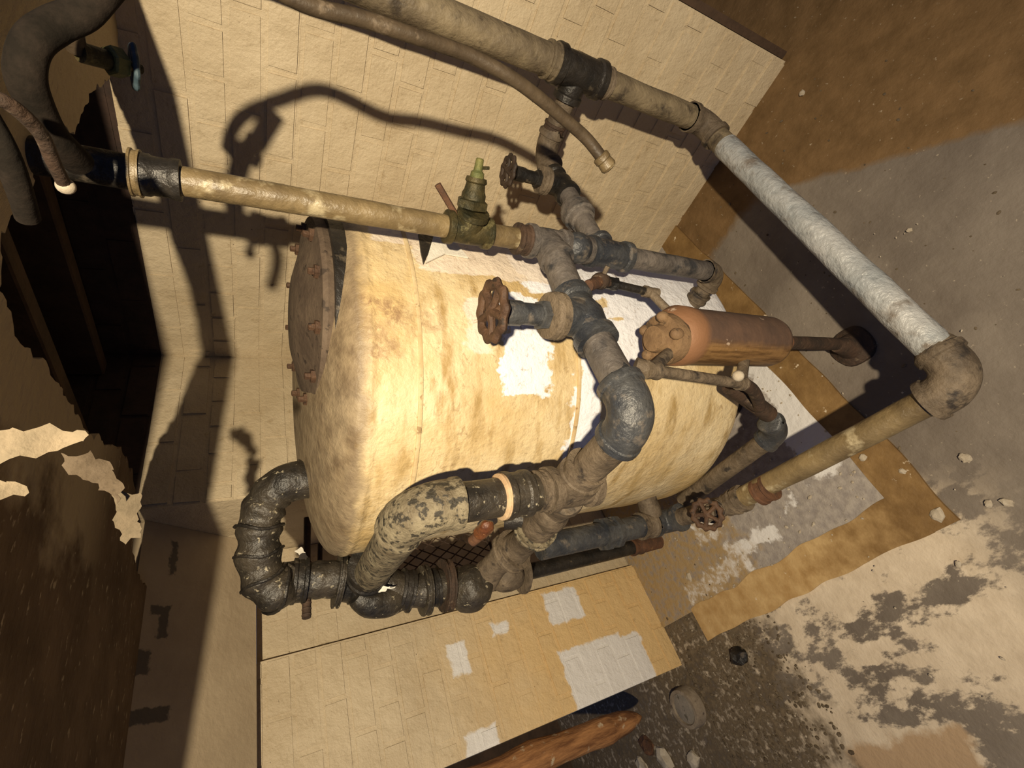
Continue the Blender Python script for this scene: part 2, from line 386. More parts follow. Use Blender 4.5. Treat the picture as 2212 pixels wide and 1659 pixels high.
def handwheel(c, ax, R, mat, parent, spokes=5, lobes=10, tube=None, name='handwheel', lobe=.05):
    c = Vector(c); ax = Vector(ax).normalized(); up = ax.orthogonal().normalized(); sd = ax.cross(up); tube = tube or R * .18
    bm = bmesh.new(); N = 60; n = 10; rings = []
    for i in range(N):
        a = 2 * PI * i / N; q = up * math.cos(a) + sd * math.sin(a)
        rr = (R - tube) * (1 + lobe * math.cos(lobes * a)); ring = []
        tt = tube * (1 + .12 * math.cos(lobes * a))
        for k in range(n):
            b = 2 * PI * k / n
            ring.append(bm.verts.new(c + q * (rr + tt * math.cos(b)) + ax * tube * .75 * math.sin(b)))
        rings.append(ring)
    for i in range(N):
        for k in range(n): bm.faces.new((rings[i][k], rings[(i + 1) % N][k], rings[(i + 1) % N][(k + 1) % n], rings[i][(k + 1) % n]))
    o = link(name, bm, mat, parent)
    for s in range(spokes):
        a = 2 * PI * s / spokes + .3; q = up * math.cos(a) + sd * math.sin(a)
        b2 = bmesh.new(); sweep(b2, [c + ax * tube * .3, c + q * R * .4, c + q * (R - tube * 1.3)], [tube * .85, tube * .68, tube * .85], 8)
        sp = link('spoke', b2, mat, o)
    b2 = bmesh.new(); add_lathe(b2, c - ax * tube, ax, [(0, R * .2), (0, R * .24), (tube * 1.6, R * .22), (tube * 2.0, R * .12)], 14)
    link('hub', b2, mat, o)
    return o

def gate_valve(label, c, ax, st, r, stem_h, wheel_R, mat, wmat, bmat=None, name='gate_valve', spokes=5, lobes=10):
    c = Vector(c); ax = Vector(ax).normalized(); st = Vector(st).normalized(); bmat = bmat or mat
    t = thing(name, label, 'valve', c)
    bm = bmesh.new()
    add_lathe(bm, c, ax, [(-r * 2.1, r * 1.05), (-r * 2.1, r * 1.28), (-r * 1.45, r * 1.28), (-r * 1.3, r * 1.05), (-r * .7, r * 1.12), (0, r * 1.25), (r * .7, r * 1.12), (r * 1.3, r * 1.05), (r * 1.45, r * 1.28), (r * 2.1, r * 1.28), (r * 2.1, r * 1.05)], 24, .03)
    add_lathe(bm, c, st, [(-r * .5, r * 1.0), (r * .4, r * 1.15), (r * 1.75, r * 1.05), (r * 1.8, r * 1.05)], 24, .03)
    link('valve_body', bm, mat, t, angle=38)
    b0 = r * 1.75
    lathe(c + st * b0, c + st * (b0 + 1), [(0, r * 1.1), (0, r * 1.38), (r * .28, r * 1.38), (r * .34, r * 1.2), (r * .42, r * 1.2), (r * .48, r * 1.38), (r * .78, r * 1.32), (r * .86, r * .8)], M['dusty'], t, 'bonnet_flange', 24, .02)
    h1 = b0 + r * .86
    hexnut(c + st * (h1 + r * .28), st, r * .86, r * .55, bmat, t, 'bonnet_nut', 6)
    gl = stem_h - h1 - r * .5
    lathe(c + st * (h1 + r * .5), c + st * 9, [(0, r * .62), (gl * .4, r * .62), (gl * .42, r * .70), (gl * .75, r * .70), (gl * .78, r * .5)], bmat, t, 'packing_gland', 12)
    pipe(c + st * (h1 + r * .3), c + st * stem_h, r * .2, M['rustdark'], t, 'stem', 0, 10)
    handwheel(c + st * stem_h, st, wheel_R, wmat, t, spokes, lobes)
    return t

def sphere(bm, c, r, sx=1, sy=1, sz=1, seg=12):
    bmesh.ops.create_uvsphere(bm, u_segments=seg, v_segments=max(6, seg * 2 // 3), radius=1, matrix=Matrix.Translation(c) @ Matrix.Diagonal((r * sx, r * sy, r * sz, 1)))
def box(bm, a, b):
    c = (Vector(a) + Vector(b)) / 2; d = Vector(b) - Vector(a)
    bmesh.ops.create_cube(bm, size=1, matrix=Matrix.Translation(c) @ Matrix.Diagonal((abs(d.x), abs(d.y), abs(d.z), 1)))

X, Y, Z = Vector((1, 0, 0)), Vector((0, 1, 0)), Vector((0, 0, 1))
XA, YB, YP = 1.352, 1.371, 1.722
CEIL = 1.74
COURSE = .0742

# ------------------------------------------------------------------ setting
bm = bmesh.new(); box(bm, (-2.5, -2.5, -.1), (3.4, 3.2, 0)); floor = struct(link('floor', bm, M['floor'], smooth=False))
bm = bmesh.new()
box(bm, (.155, .645, -.02), (XA, YP + .02, .006)); pad = struct(link('floor_pad', bm, M['pad'], smooth=False))
bm = bmesh.new()
def strip(x0, y0, x1, y1, ax):      # ragged painted border, a thin raised coat
    N = 60; rows = []
    for i in range(N + 1):
        t = i / N; j1 = .012 * noise.noise(Vector((t * 9, 1.3, ax))) ; j2 = .012 * noise.noise(Vector((t * 9, 7.3, ax)))
        if ax == 0: a, b = (x0 + (x1 - x0) * t, y0 + j1), (x0 + (x1 - x0) * t, y1 + j2)
        else: a, b = (x0 + j1, y0 + (y1 - y0) * t), (x1 + j2, y0 + (y1 - y0) * t)
        zt_ = .0085 - .0008 * ax
        rows.append([bm.verts.new((*a, zt_)), bm.verts.new((*b, zt_)), bm.verts.new((*a, -.001)), bm.verts.new((*b, -.001))])
    for i in range(N):
        p, q = rows[i], rows[i + 1]
        bm.faces.new((p[0], q[0], q[1], p[1])); bm.faces.new((p[2], q[2], q[0], p[0])); bm.faces.new((p[1], q[1], q[3], p[3]))
    bm.faces.new((rows[0][0], rows[0][1], rows[0][3], rows[0][2])); bm.faces.new((rows[-1][0], rows[-1][2], rows[-1][3], rows[-1][1]))
strip(.05, .555, XA, .655, 0); struct(link('trim_1', bm, M['border'], smooth=False))
bm = bmesh.new(); strip(.05, .625, .165, 1.52, 1); struct(link('trim_2', bm, M['border'], smooth=False))

# bricks: six shared shapes, each brick its own object
def brick_mesh(L, mat, k):
    bm = bmesh.new(); h = COURSE - .0055; d = .03
    bmesh.ops.create_cube(bm, size=1, matrix=Matrix.Diagonal((L - .0055, d, h, 1)))
    front = [v for v in bm.verts if v.co.y < 0]
    for v in front: v.co += Vector((random.uniform(-.0015, .0015), random.uniform(-.0012, .0012), random.uniform(-.0012, .0012)))
    es = [e for e in bm.edges if all(v.co.y < 0 for v in e.verts)]
    bmesh.ops.bevel(bm, geom=es, offset=.0045, segments=2, affect='EDGES')
    me = bpy.data.meshes.new('brick'); bmesh.ops.recalc_face_normals(bm, faces=bm.faces[:]); bm.to_mesh(me); bm.free(); me.materials.append(mat)
    for p in me.polygons: p.use_smooth = True
    me.set_sharp_from_angle(angle=math.radians(28))
    return me
def brick_wall(parent, mat, origin, udir, ndir, U, z0, z1, Lb=.205, seed=1, phase=.0, headers=True):
    """bricks fill 0..U along udir; ndir points out of the face to the room"""
    rnd = random.Random(seed); darkfull = [brick_mesh(Lb, M['sootbrick'], 0)]; dcache = {}; full = [brick_mesh(Lb, mat, k) for k in range(5)]; cache = {}
    udir = Vector(udir); ndir = Vector(ndir)
    rot = Matrix((udir, -ndir, Z)).transposed().to_4x4()
    if rot.determinant() < 0: rot = Matrix((-udir, -ndir, Z)).transposed().to_4x4()
    k0 = math.ceil((z0 + .007 - .02) / COURSE); k1 = int((z1 + .007) / COURSE)
    for k in range(k0, k1):
        hd = headers and (k % 6 == 3); L = Lb / 2 if hd else Lb
        u = -(Lb * .5 if k % 2 else 0) - phase - (Lb * .25 if hd else 0)
        while u < U:
            a, b = max(0, u), min(U, u + L); u += L
            if b - a < .03: continue
            ln = round(b - a, 3)
            if (k + .5) * COURSE > CEIL + .02:  # above the ceiling the brick colour is darkened for the cavity's shade
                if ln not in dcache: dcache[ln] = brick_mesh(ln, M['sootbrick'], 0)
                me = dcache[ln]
            elif abs(ln - Lb) < .002: me = rnd.choice(full)
            else:
                if ln not in cache: cache[ln] = brick_mesh(ln, mat, 0)
                me = cache[ln]
            o = bpy.data.objects.new('brick', me); COL.objects.link(o)
            c = Vector(origin) + udir * (a + b) / 2 + Z * ((k + .5) * COURSE - .007) + ndir * (-.0125 + rnd.uniform(-.0018, .002))
            o.matrix_world = Matrix.Translation(c) @ rot @ Matrix.Rotation(rnd.uniform(-.006, .006), 4, 'Z') @ Matrix.Rotation(rnd.uniform(-.006, .006), 4, 'Y')
            mw = o.matrix_world.copy(); o.parent = parent; o.matrix_parent_inverse = Matrix.Identity(4); o.matrix_basis = mw
        u = 0
TOPZ = 2.2
bm = bmesh.new(); box(bm, (XA + .001, -.035, 0), (XA + .22, YP + .25, CEIL + .03)); wa = struct(link('wall_right', bm, M['wallA'], smooth=False))
bm = bmesh.new(); box(bm, (XA + .001, -.035, CEIL + .03), (XA + .22, YP + .25, TOPZ)); link('sooty_backing', bm, M['sootbrick'], wa, smooth=False)  # backing also coloured dark to stand for shade in the cavity
brick_wall(wa, M['wallA'], (XA, -.035, 0), (0, 1, 0), (-1, 0, 0), YB + .035 + .0, 0, TOPZ, seed=2, phase=.06)
BP = 1.497
BB = 0.0
YQ = 1.52      # underside of the projecting upper wall
bm = bmesh.new(); box(bm, (.78, YB + .001, BB), (XA + .02, YP + .25, CEIL + .03)); wb = struct(link('wall_left', bm, M['wallB'], smooth=False))
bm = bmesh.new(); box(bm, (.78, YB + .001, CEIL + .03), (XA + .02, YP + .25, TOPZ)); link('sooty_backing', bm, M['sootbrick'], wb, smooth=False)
brick_wall(wb, M['wallB'], (.78, YB, 0), (1, 0, 0), (0, -1, 0), XA - .78 - .003, 0, TOPZ, seed=5, phase=.1)
# plastered part of the upper wall
bm = bmesh.new(); nx, nzs = 40, 20
v8 = [(-.5, 1.67, BP), (.779, 1.67, BP), (.779, YP + .25, BP), (-.5, YP + .25, BP), (-.5, 1.43, CEIL + .02), (.779, 1.43, CEIL + .02), (.779, YP + .25, CEIL + .02), (-.5, YP + .25, CEIL + .02)]
v8 = [bm.verts.new(q) for q in v8]
for q in ((0, 3, 2, 1), (4, 5, 6, 7), (0, 1, 5, 4), (1, 2, 6, 5), (2, 3, 7, 6), (3, 0, 4, 7)): bm.faces.new([v8[k_] for k_ in q])
box(bm, (-.5, 1.44, CEIL + .021), (.779, YP + .25, TOPZ)); struct(link('wall_left_plaster', bm, M['plaster'], smooth=False))
bm = bmesh.new(); box(bm, (.427, YP + .03, 0), (.778, YP + .24, BP - .001)); wr = struct(link('wall_back', bm, M['wallB'], smooth=False))
brick_wall(wr, M['wallB'], (.43, YP + .03, 0), (1, 0, 0), (0, -1, 0), .347, 0, BP + .03, seed=8)
bm = bmesh.new(); box(bm, (.012, YP + .001, 0), (.4265, YP + .245, BP - .001)); wp = struct(link('wall_pier', bm, M['pier'], smooth=False))
brick_wall(wp, M['pier'], (.012, YP, 0), (1, 0, 0), (0, -1, 0), .4145, 0, BP + .06, seed=11, phase=.05)
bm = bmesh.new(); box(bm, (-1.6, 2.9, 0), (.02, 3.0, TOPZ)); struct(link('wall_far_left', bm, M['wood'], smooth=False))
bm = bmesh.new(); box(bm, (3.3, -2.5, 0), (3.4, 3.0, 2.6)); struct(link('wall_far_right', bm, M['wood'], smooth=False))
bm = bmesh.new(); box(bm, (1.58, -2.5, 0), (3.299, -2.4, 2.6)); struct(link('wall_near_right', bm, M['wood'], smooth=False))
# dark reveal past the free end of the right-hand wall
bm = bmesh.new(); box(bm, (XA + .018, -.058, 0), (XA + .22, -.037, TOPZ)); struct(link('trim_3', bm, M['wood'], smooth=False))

# ceiling with a broken hole along both walls
hole = [(1.36, .40), (1.33, .47), (1.20, .47), (1.05, .44), (.92, .453), (.82, .40), (.70, .43), (.60, .42), (.555, .46), (.537, .514), (.56, .58), (.585, .66), (.60, .74), (.612, .81), (.66, .90), (.72, 1.02), (.735, 1.12), (.71, 1.20), (.64, 1.215), (.60, 1.25), (.585, 1.33), (.59, 1.40), (.60, 1.45)]
rag = []
for i in range(len(hole) - 1):
    a, b = Vector((*hole[i], 0)), Vector((*hole[i + 1], 0)); n = max(2, int((b - a).length / .009))
    for k in range(n):
        p = a.lerp(b, k / n); rag.append(p + Vector((noise.noise(p * 40) * .014 + noise.noise(p * 110) * .008, noise.noise(p * 40 + Vector((9, 9, 9))) * .014, 0)))
rag.append(Vector((*hole[-1], 0)))
FR = [(-.30, 1.05), (.10, .745), (.385, .535), (.515, .43), (.77, .215), (1.36, .20)]      # front edge of the soffit
poly = rag + [Vector((-.5, 1.45, 0)), Vector((-.5, 1.05, 0))] + [Vector((*q, 0)) for q in FR]
bm = bmesh.new(); vs = [bm.verts.new((p.x, p.y, CEIL)) for p in poly]; f = bm.faces.new(vs)
r = bmesh.ops.extrude_face_region(bm, geom=[f]); bmesh.ops.translate(bm, verts=[v for v in r['geom'] if isinstance(v, bmesh.types.BMVert)], vec=(0, 0, .04))
bmesh.ops.triangulate(bm, faces=bm.faces[:])
ceil = struct(link('ceiling', bm, M['ceiling'], smooth=False))
bm = bmesh.new()
for z0_, z1_, th_ in ((1.835, TOPZ, .04),):      # added unseen board above the soffit edge, blocks lamp light from the cavity
    for i in range(len(FR) - 1):
        p, q = Vector((*FR[i], 0)), Vector((*FR[i + 1], 0)); d = (q - p).normalized(); n_ = Vector((-d.y, d.x, 0)) * th_
        v = [bm.verts.new(w) for w in (p + Z * z0_, q + Z * z0_, q + Z * z1_, p + Z * z1_)]; w2 = [bm.verts.new(k_.co + n_) for k_ in v]
        bm.faces.new(v); bm.faces.new(list(reversed(w2)))
        for k_ in range(4): bm.faces.new((v[k_], w2[k_], w2[(k_ + 1) % 4], v[(k_ + 1) % 4]))
light_blocker = link('header_board', bm, M['wood'], ceil, smooth=False)
bm = bmesh.new(); vs = [bm.verts.new((x_, y_, TOPZ)) for x_, y_ in [(-.5, 1.9), (-.5, 1.05)] + FR + [(1.55, .20), (1.55, 1.9)]]; f = bm.faces.new(vs)
r = bmesh.ops.extrude_face_region(bm, geom=[f]); bmesh.ops.translate(bm, verts=[v for v in r['geom'] if isinstance(v, bmesh.types.BMVert)], vec=(0, 0, .03))
struct(link('ceiling_deck', bm, M['wood'], smooth=False))
for k, (xx, y0_) in enumerate(((.60, .42), (.98, .27), (1.25, .26))):
    bm = bmesh.new(); box(bm, (xx, y0_, 1.90), (xx + .05, 1.36, TOPZ - .002)); bmesh.ops.bevel(bm, geom=bm.edges[:], offset=.004, segments=1, affect='EDGES')
    link('joist', bm, M['wood'], ceil, smooth=False)

# ------------------------------------------------------------------ storage tank
tank = thing('storage_tank', 'large upright cylindrical tank in cracked cream and ochre jacket standing in the brick corner', 'tank', (TC.x, TC.y, 0))
prof = []
ZS, ZT, ZB, ZL = 1.325, 1.405, .33, .165
for k in range(13):      # bottom head
    a = PI / 2 * k / 12; prof.append((TR * math.sin(a) if k else .001, ZB - (ZB - ZL) * math.cos(a)))
for k in range(1, 60): prof.append((TR * (1 + .0015 * math.sin(k * .9)), ZB + (ZS - ZB) * k / 60))
prof += [(TR, ZS - .012), (TR + .003, ZS - .006), (TR + .003, ZS + .001), (TR - .002, ZS + .006)]
for k in range(1, 16):
    a = PI / 2 * k / 15; prof.append((max(.001, TR * math.cos(a) ** .8), ZS + .006 + (ZT - ZS) * math.sin(a)))
prof.sort(key=lambda q: 0)
bm = bmesh.new(); N = 128; rings = []
for (r_, z_) in prof:
    ring = []
    for k in range(N):
        a = 2 * PI * k / N; p = Vector((r_ * math.cos(a), r_ * math.sin(a), z_))
        s = 1 + .006 * noise.noise(p * 5) + .0025 * noise.noise(p * 16)
        if TR * s > .434: s = .434 / TR
        ring.append(bm.verts.new((p.x * s, p.y * s, p.z)))
    rings.append(ring)
for i in range(len(rings) - 1):
    for k in range(N): bm.faces.new((rings[i][k], rings[i][(k + 1) % N], rings[i + 1][(k + 1) % N], rings[i + 1][k]))
me = bpy.data.meshes.new('shell'); bmesh.ops.recalc_face_normals(bm, faces=bm.faces[:]); bm.to_mesh(me); bm.free(); me.materials.append(M['tank'])
for p in me.polygons: p.use_smooth = True
sh = bpy.data.objects.new('shell', me); COL.objects.link(sh); sh.parent = tank; sh.rotation_euler = (0, 0, TROT)
lathe(TC + Z * .0085, TC + Z, [(0, .25), (.02, .25), (.022, .215), (.20, .215)], M['rustdark'], tank, 'pedestal_ring', 48, .01)
for u_ in (905, 1242):
    zz_ = tank_uv(u_, 700)[1]
    lathe(TC + Z * (zz_ - .004), TC + Z * 9, [(0, TR - .004), (0, TR + .0025), (.004, TR + .0035), (.008, TR + .0025), (.008, TR - .004)], M['seam'], tank, 'jacket_seam', 96, .003, 6)
# manhole ring, cover and bolts
mc = Vector((math.cos(math.radians(40.6)) * 1.10, math.sin(math.radians(40.6)) * 1.10, 1.372))
tilt = (Z + Vector((-TC.x, -TC.y, 0)).normalized() * .05).normalized()
lathe(mc - tilt * .035, mc + tilt, [(0, .200), (.012, .206), (.016, .219), (.046, .219)], M['black'], tank, 'manhole_ring', 56, .01)
cov = lathe(mc + tilt * .010, mc + tilt, [(0, .198), (.0, .207), (.012, .209), (.020, .204), (.026, .16), (.045, .09), (.050, .001)], M['cover'], tank, 'manhole_cover', 56, .01)
u1 = tilt.orthogonal().normalized(); u2 = tilt.cross(u1)
for k in range(11):
    a = 2 * PI * k / 11 + .1; p = mc + (u1 * math.cos(a) + u2 * math.sin(a)) * .182 + tilt * .030
    bm = bmesh.new(); add_lathe(bm, p, tilt, [(0, .012), (.0, .0135), (.010, .0135), (.010, .007), (.020, .007), (.021, .004)], 6, phase=k)
    link('bolt', bm, M['wheel'], cov, smooth=False)
# torn jacket flap near the top right and dark gash beside it
def tank_pt(u, v, lift=.004):
    a, z_ = tank_uv(u, v); a += TROT; return TC + Vector((math.cos(a) * (TR + lift), math.sin(a) * (TR + lift), z_))
bm = bmesh.new(); v1 = [bm.verts.new(tank_pt(*p)) for p in ((903, 508), (936, 512), (926, 545), (914, 572), (908, 545))]
v2 = [bm.verts.new(tank_pt(*p, -.004)) for p in ((903, 508), (936, 512), (926, 545), (914, 572), (908, 545))]
bm.faces.new(v1)
for k in range(5): bm.faces.new((v1[k], v1[(k + 1) % 5], v2[(k + 1) % 5], v2[k]))
link('torn_gap', bm, M['black'], tank, smooth=False)
def flap(pts, lifts, mat, parent, name='jacket_flap'):
    bm = bmesh.new(); a = [bm.verts.new(tank_pt(*p, l)) for p, l in zip(pts, lifts)]; b = [bm.verts.new(tank_pt(*p, l - .003)) for p, l in zip(pts, lifts)]
    n = len(pts); bm.faces.new(a); bm.faces.new(list(reversed(b)))
    for k in range(n): bm.faces.new((a[k], b[k], b[(k + 1) % n], a[(k + 1) % n]))
    bmesh.ops.triangulate(bm, faces=bm.faces[:]); return link(name, bm, mat, parent, smooth=False)
flap([(936, 512), (972, 520), (1010, 560), (960, 552), (918, 572)], [.016, .010, .005, .006, .006], M['white_glob'], tank)

K = .91
def KK(v): return EYE + (Vector(v) - EYE) * K
# ------------------------------------------------------------------ right-hand riser and floor pipe
RX, RY, TZ = KK((1.258, .186, .755))
t = thing('riser_pipe', 'thick grimy cream pipe running down the right brick wall into a bend', 'pipe', (RX, RY, .4))
pipe((RX, RY, TOPZ - .02), (RX, RY, TZ + .07), .034, M['riser'], t, lump=.05)
tee((RX, RY, TZ), Z, Y, .038, M['black'], t, L=.068, Lb=.064, rb=.031)
c1 = KK((1.258, .186, .262)); ZF = .355
pipe((RX, RY, TZ - .055), (RX, RY, c1.z + .02), .031, M['riser'], t, lump=.05)
collar((RX, RY, TZ + .078), Z, .040, .026, M['riser'], t, 'collar')
collar((RX, RY, TZ - .078), Z, .037, .026, M['dusty'], t, 'collar')
c2 = atZ(1553, 302, ZF); FE = atZ(2092, 822, ZF)
d3 = (FE - c2).normalized()
elbow(c1, -Z, (c2 - c1), .0345, M['dusty'], t, R=.045, tail=.8, bead=1.12)
pts, L = arc(c2, c2 - c1, d3, .03, 8)
bm = bmesh.new(); sweep(bm, [c1 + (c2 - c1) * .2] + pts + [pts[-1] + d3 * .05], .031, 20, .05, 20); link('bend', bm, M['riser'], t)
t = thing('silver_pipe', 'long silver painted pipe crossing low above the floor to a corner elbow', 'pipe', FE)
pipe(pts[-1] + d3 * .03, FE - d3 * .04, .0325, M['silver'], t, lump=.07)
VB = atZ(1450, 1128, ZF + .01); FB = atZ(1590, 1082, ZF); V3 = atZ(1548, 1098, ZF)
d4 = (FB - FE).normalized()
elbow(FE, d3, d4, .038, M['dusty'], t, R=.046, bead=1.12)
t2 = thing('low_return_pipe', 'tan pipe running back from the low corner elbow to the small low valve', 'pipe', FE + d4 * .1)
pipe(FE + d4 * .05, FB, .027, M['tan_pipe'], t2, lump=.05)
collar(atZ(1652, 1058, ZF), d4, .034, .04, M['rust'], t2)
lathe(atZ(1608, 1074, ZF), FB + d4 * .02, [(0, .030), (0, .036), (.02, .036), (.024, .031), (.03, .031), (.032, .036), (.045, .034)], M['dusty'], t2, 'union', 10)
# hose hanging across the right wall
H = [atD(*p) for p in ((1308, 352, .80), (1270, 303, .785), (1225, 262, .76), (1165, 212, .725), (1100, 165, .69), (1010, 118, .66), (900, 80, .62), (780, 40, .585), (650, 5, .55))]
H += [Vector(p) for p in ((.737, .133, 1.547), (.725, .16, 1.615), (.735, .195, 1.655), (.752, .235, 1.672))] + [atD(165, 108, .535)]
def smooth_path(P, n=8):
    out = []
    for i in range(len(P) - 1):
        p0, p1, p2, p3 = P[max(0, i - 1)], P[i], P[i + 1], P[min(len(P) - 1, i + 2)]
        for k in range(n):
            s = k / n; out.append(.5 * ((2 * p1) + (-p0 + p2) * s + (2 * p0 - 5 * p1 + 4 * p2 - p3) * s * s + (-p0 + 3 * p1 - 3 * p2 + p3) * s ** 3))
    return out + [P[-1]]
t = thing('rubber_hose', 'long thin grimy hose arcing down in front of the right brick wall', 'hose', H[0])
bm = bmesh.new(); sweep(bm, smooth_path(H), .0100, 14); link('tube', bm, M['hose'], t)
d = (H[0] - H[1]).normalized()
lathe(H[0] - d * .016, H[0] + d, [(0, .012), (.002, .0145), (.010, .0145), (.012, .013), (.024, .0145), (.028, .012), (.030, .006)], M['tan_pipe'], t, 'end_fitting')

# ------------------------------------------------------------------ vertical pipe in front of the tank
PX_, PY_ = .817, .444
P2 = lambda z: KK((PX_, PY_, z))
t = thing('feed_pipe', 'slim tan vertical pipe before the tank with a black coupling at its top', 'pipe', P2(.9))
pipe(P2(1.635), P2(.945), .0205, M['tan_pipe'], t, lump=.05)
collar(P2(1.622), Z, .028, .045, M['black'], t, 'black_coupling')
collar(P2(1.652), Z, .031, .012, M['tan_pipe'], t, 'ring')
pipe(P2(2.25), P2(1.64), .023, M['black'], t, 'upper_pipe')
collar(P2(.985), Z, .031, .03, M['rustdark'], t, 'collar')
# relief valve on it
zr = 1.115
t = thing('relief_valve', 'tarnished brass relief valve with green stem on the tan vertical pipe', 'valve', P2(zr))
tee(P2(zr), Z, -Y, .025, M['brass'], t, L=.044, Lb=.040, name='valve_body', bead=1.2)
vd = (Vector((.35, -1, .02))).normalized(); b = P2(zr) + vd * .038
hexnut(b + vd * .008, vd, .030, .018, M['brass'], t)
lathe(b + vd * .02, b + vd, [(-.005, .022), (.006, .022), (.012, .019), (.024, .017), (.027, .020), (.034, .018)], M['brass'], t, 'bonnet')
lathe(b + vd * .050, b + vd, [(0, .013), (.012, .012), (.016, .008), (.034, .007), (.036, .005)], M['verdigris'], t, 'stem')
bm = bmesh.new(); sweep(bm, [b + vd * .070, b + vd * .074 + Vector((0, 0, -.020))], .003, 8); link('lever', bm, M['brass'], t)
bm = bmesh.new(); sweep(bm, [P2(zr + .03) + Vector((.01, -.02, 0)), P2(zr + .075) + Vector((.03, -.06, .0))], .006, 8); link('rusty_pin', bm, M['rust'], t)

ZA, ZBt = .922, .742
t = thing('tee_manifold', 'grey double tee where the tan vertical pipe meets both grey branches', 'pipe fitting', P2(.83))
o = tee(P2(ZA), Z, -X, .030, M['grey_pipe'], t, L=.047, Lb=.06, rb=.031)
tee(P2(ZBt), Z, X, .030, M['blue_pipe'], t, L=.055, Lb=.05, rb=.0255)
pipe(P2(ZA - .03), P2(ZBt + .03), .030, M['grey_pipe'], t, lump=.08)
sp = bmesh.new(); sphere(sp, P2(ZA - .075) + Vector((-.008, -.006, 0)), .033, 1, 1, 1.1, 18); link('joint', sp, M['blue_pipe'], t)
t = thing('down_pipe', 'grey lower vertical pipe below the double tee ending in an elbow beside the bottle', 'pipe', P2(.32))
ZE = .335
pipe(P2(ZBt - .05), P2(ZE + .04), .024, M['grey_pipe'], t, lump=.05)
elbow(P2(ZE), -Z, Y, .0255, M['dusty'], t, R=.031)
pipe(P2(ZE) + Y * .03, P2(ZE) + Y * .15, .021, M['dusty'], t)
collar(P2(ZE) + Y * .078, Y, .028, .023, M['dusty'], t)

# ------------------------------------------------------------------ branch from the riser (with the small wheel valve)
zb = .755
t = thing('upper_branch_pipe', 'dark grey branch from the black riser tee bending towards the tank', 'pipe', (RX, .3, zb))
E1 = KK((1.262, .405, zb)); V1 = KK((1.112, .424, zb)); U1 = KK((.985, .436, zb))
pipe((RX, RY + .05, TZ), E1 - Y * .045, .0245, M['dusty'], t, lump=.06)
collar(E1 - Y * .065, Y, .029, .027, M['rustdark'], t)
elbow(E1, Y, V1 - E1, .029, M['dusty'], t, R=.045)
pipe(E1 + (V1 - E1).normalized() * .05, V1 + X * .03, .0235, M['dusty'], t)
gate_valve('black gate valve with small round dark wheel in front of the right brick wall', V1, X, (0.0, -.02, 1), .0245, .152, .038, M['black'], M['wheeldark'], M['black'], spokes=6)
t = thing('union_pipe', 'grey pipe with a wide hex union between the small valve and the double tee', 'pipe', U1)
pipe(V1 - X * .045, P2(zb) + X * .05, .0235, M['grey_pipe'], t, lump=.05)
lathe(U1 + X * .03, U1 - X, [(0, .025), (0, .031), (.016, .033), (.018, .039), (.047, .039), (.05, .033), (.064, .030), (.066, .025)], M['grey_pipe'], t, 'union', 12)

# ------------------------------------------------------------------ big branch with the large wheel valve, bowing out in front of the tank
V2 = KK((.590, .468, ZA)); E2 = KK((.350, .478, ZA))
t = thing('front_branch_pipe', 'thick grey pipe sweeping across the front of the tank and round a big elbow', 'pipe', (.45, .47, ZA))
pipe(P2(ZA) - X * .05, V2 + X * .05, .0295, M['grey_pipe'], t, lump=.05)
pipe(V2 - X * .045, E2 + X * .05, .0295, M['grey_pipe'], t, lump=.05)
elbow(E2, -X, Y, .0375, M['blue_pipe'], t, R=.0455, bead=1.08)
E3 = KK((.362, .735, ZA))
pipe(E2 + Y * .06, E3 - Y * .03, .031, M['dusty'], t, lump=.05)
collar(E3 - Y * .055, Y, .040, .036, M['dusty'], t)
gate_valve('large grey gate valve with scalloped rusty handwheel in front of the tank', V2, X, (.0, .0, 1), .031, .186, .053, M['blue_pipe'], M['wheel'], M['blue_pipe'], lobes=10)

# vertical black pipe up from it, elbow and drop to the back stack
BX, BY = E3.x, E3.y
B = lambda z: KK((.362, .735, z))
t = thing('black_pipe', 'black tarred vertical pipe with pale band rising to a plaster crusted elbow', 'pipe', B(ZA))
tee(B(ZA - .0), Z, -Y, .0375, M['dusty'], t, L=.055, Lb=.045, name='tee')
pipe(B(ZA + .05), B(1.215), .034, M['tar'], t, lump=.08)
collar(B(1.055), Z, .043, .050, M['tar'], t, 'flange')
lathe(B(1.077), B(2), [(0, .036), (.002, .041), (.007, .0405), (.010, .041), (.013, .036)], M['peach'], t, 'pale_band', 30, .05, 30)
collar(B(ZA + .075), Z, .039, .02, M['dusty'], t, 'collar')
EB = B(1.262)
elbow(EB, Z, Vector((.08, 1, -.0)), .041, M['plaster_elbow'], t, R=.060, bead=1.06, tail=.5)
KP = [atR(u, v, 1.235) for u, v in ((640, 1255), (700, 1252), (755, 1253), (830, 1268), (905, 1276), (960, 1264), (1015, 1262))]
pipe(EB + Y * .07, KP[2].lerp(KP[3], .45) - Y * .03, .038, M['plaster_elbow'], t, 'cross_pipe', lump=.06)
collar(KP[2].lerp(KP[3], .42) - Y * .075, Y, .050, .05, M['black'], t, 'socket')

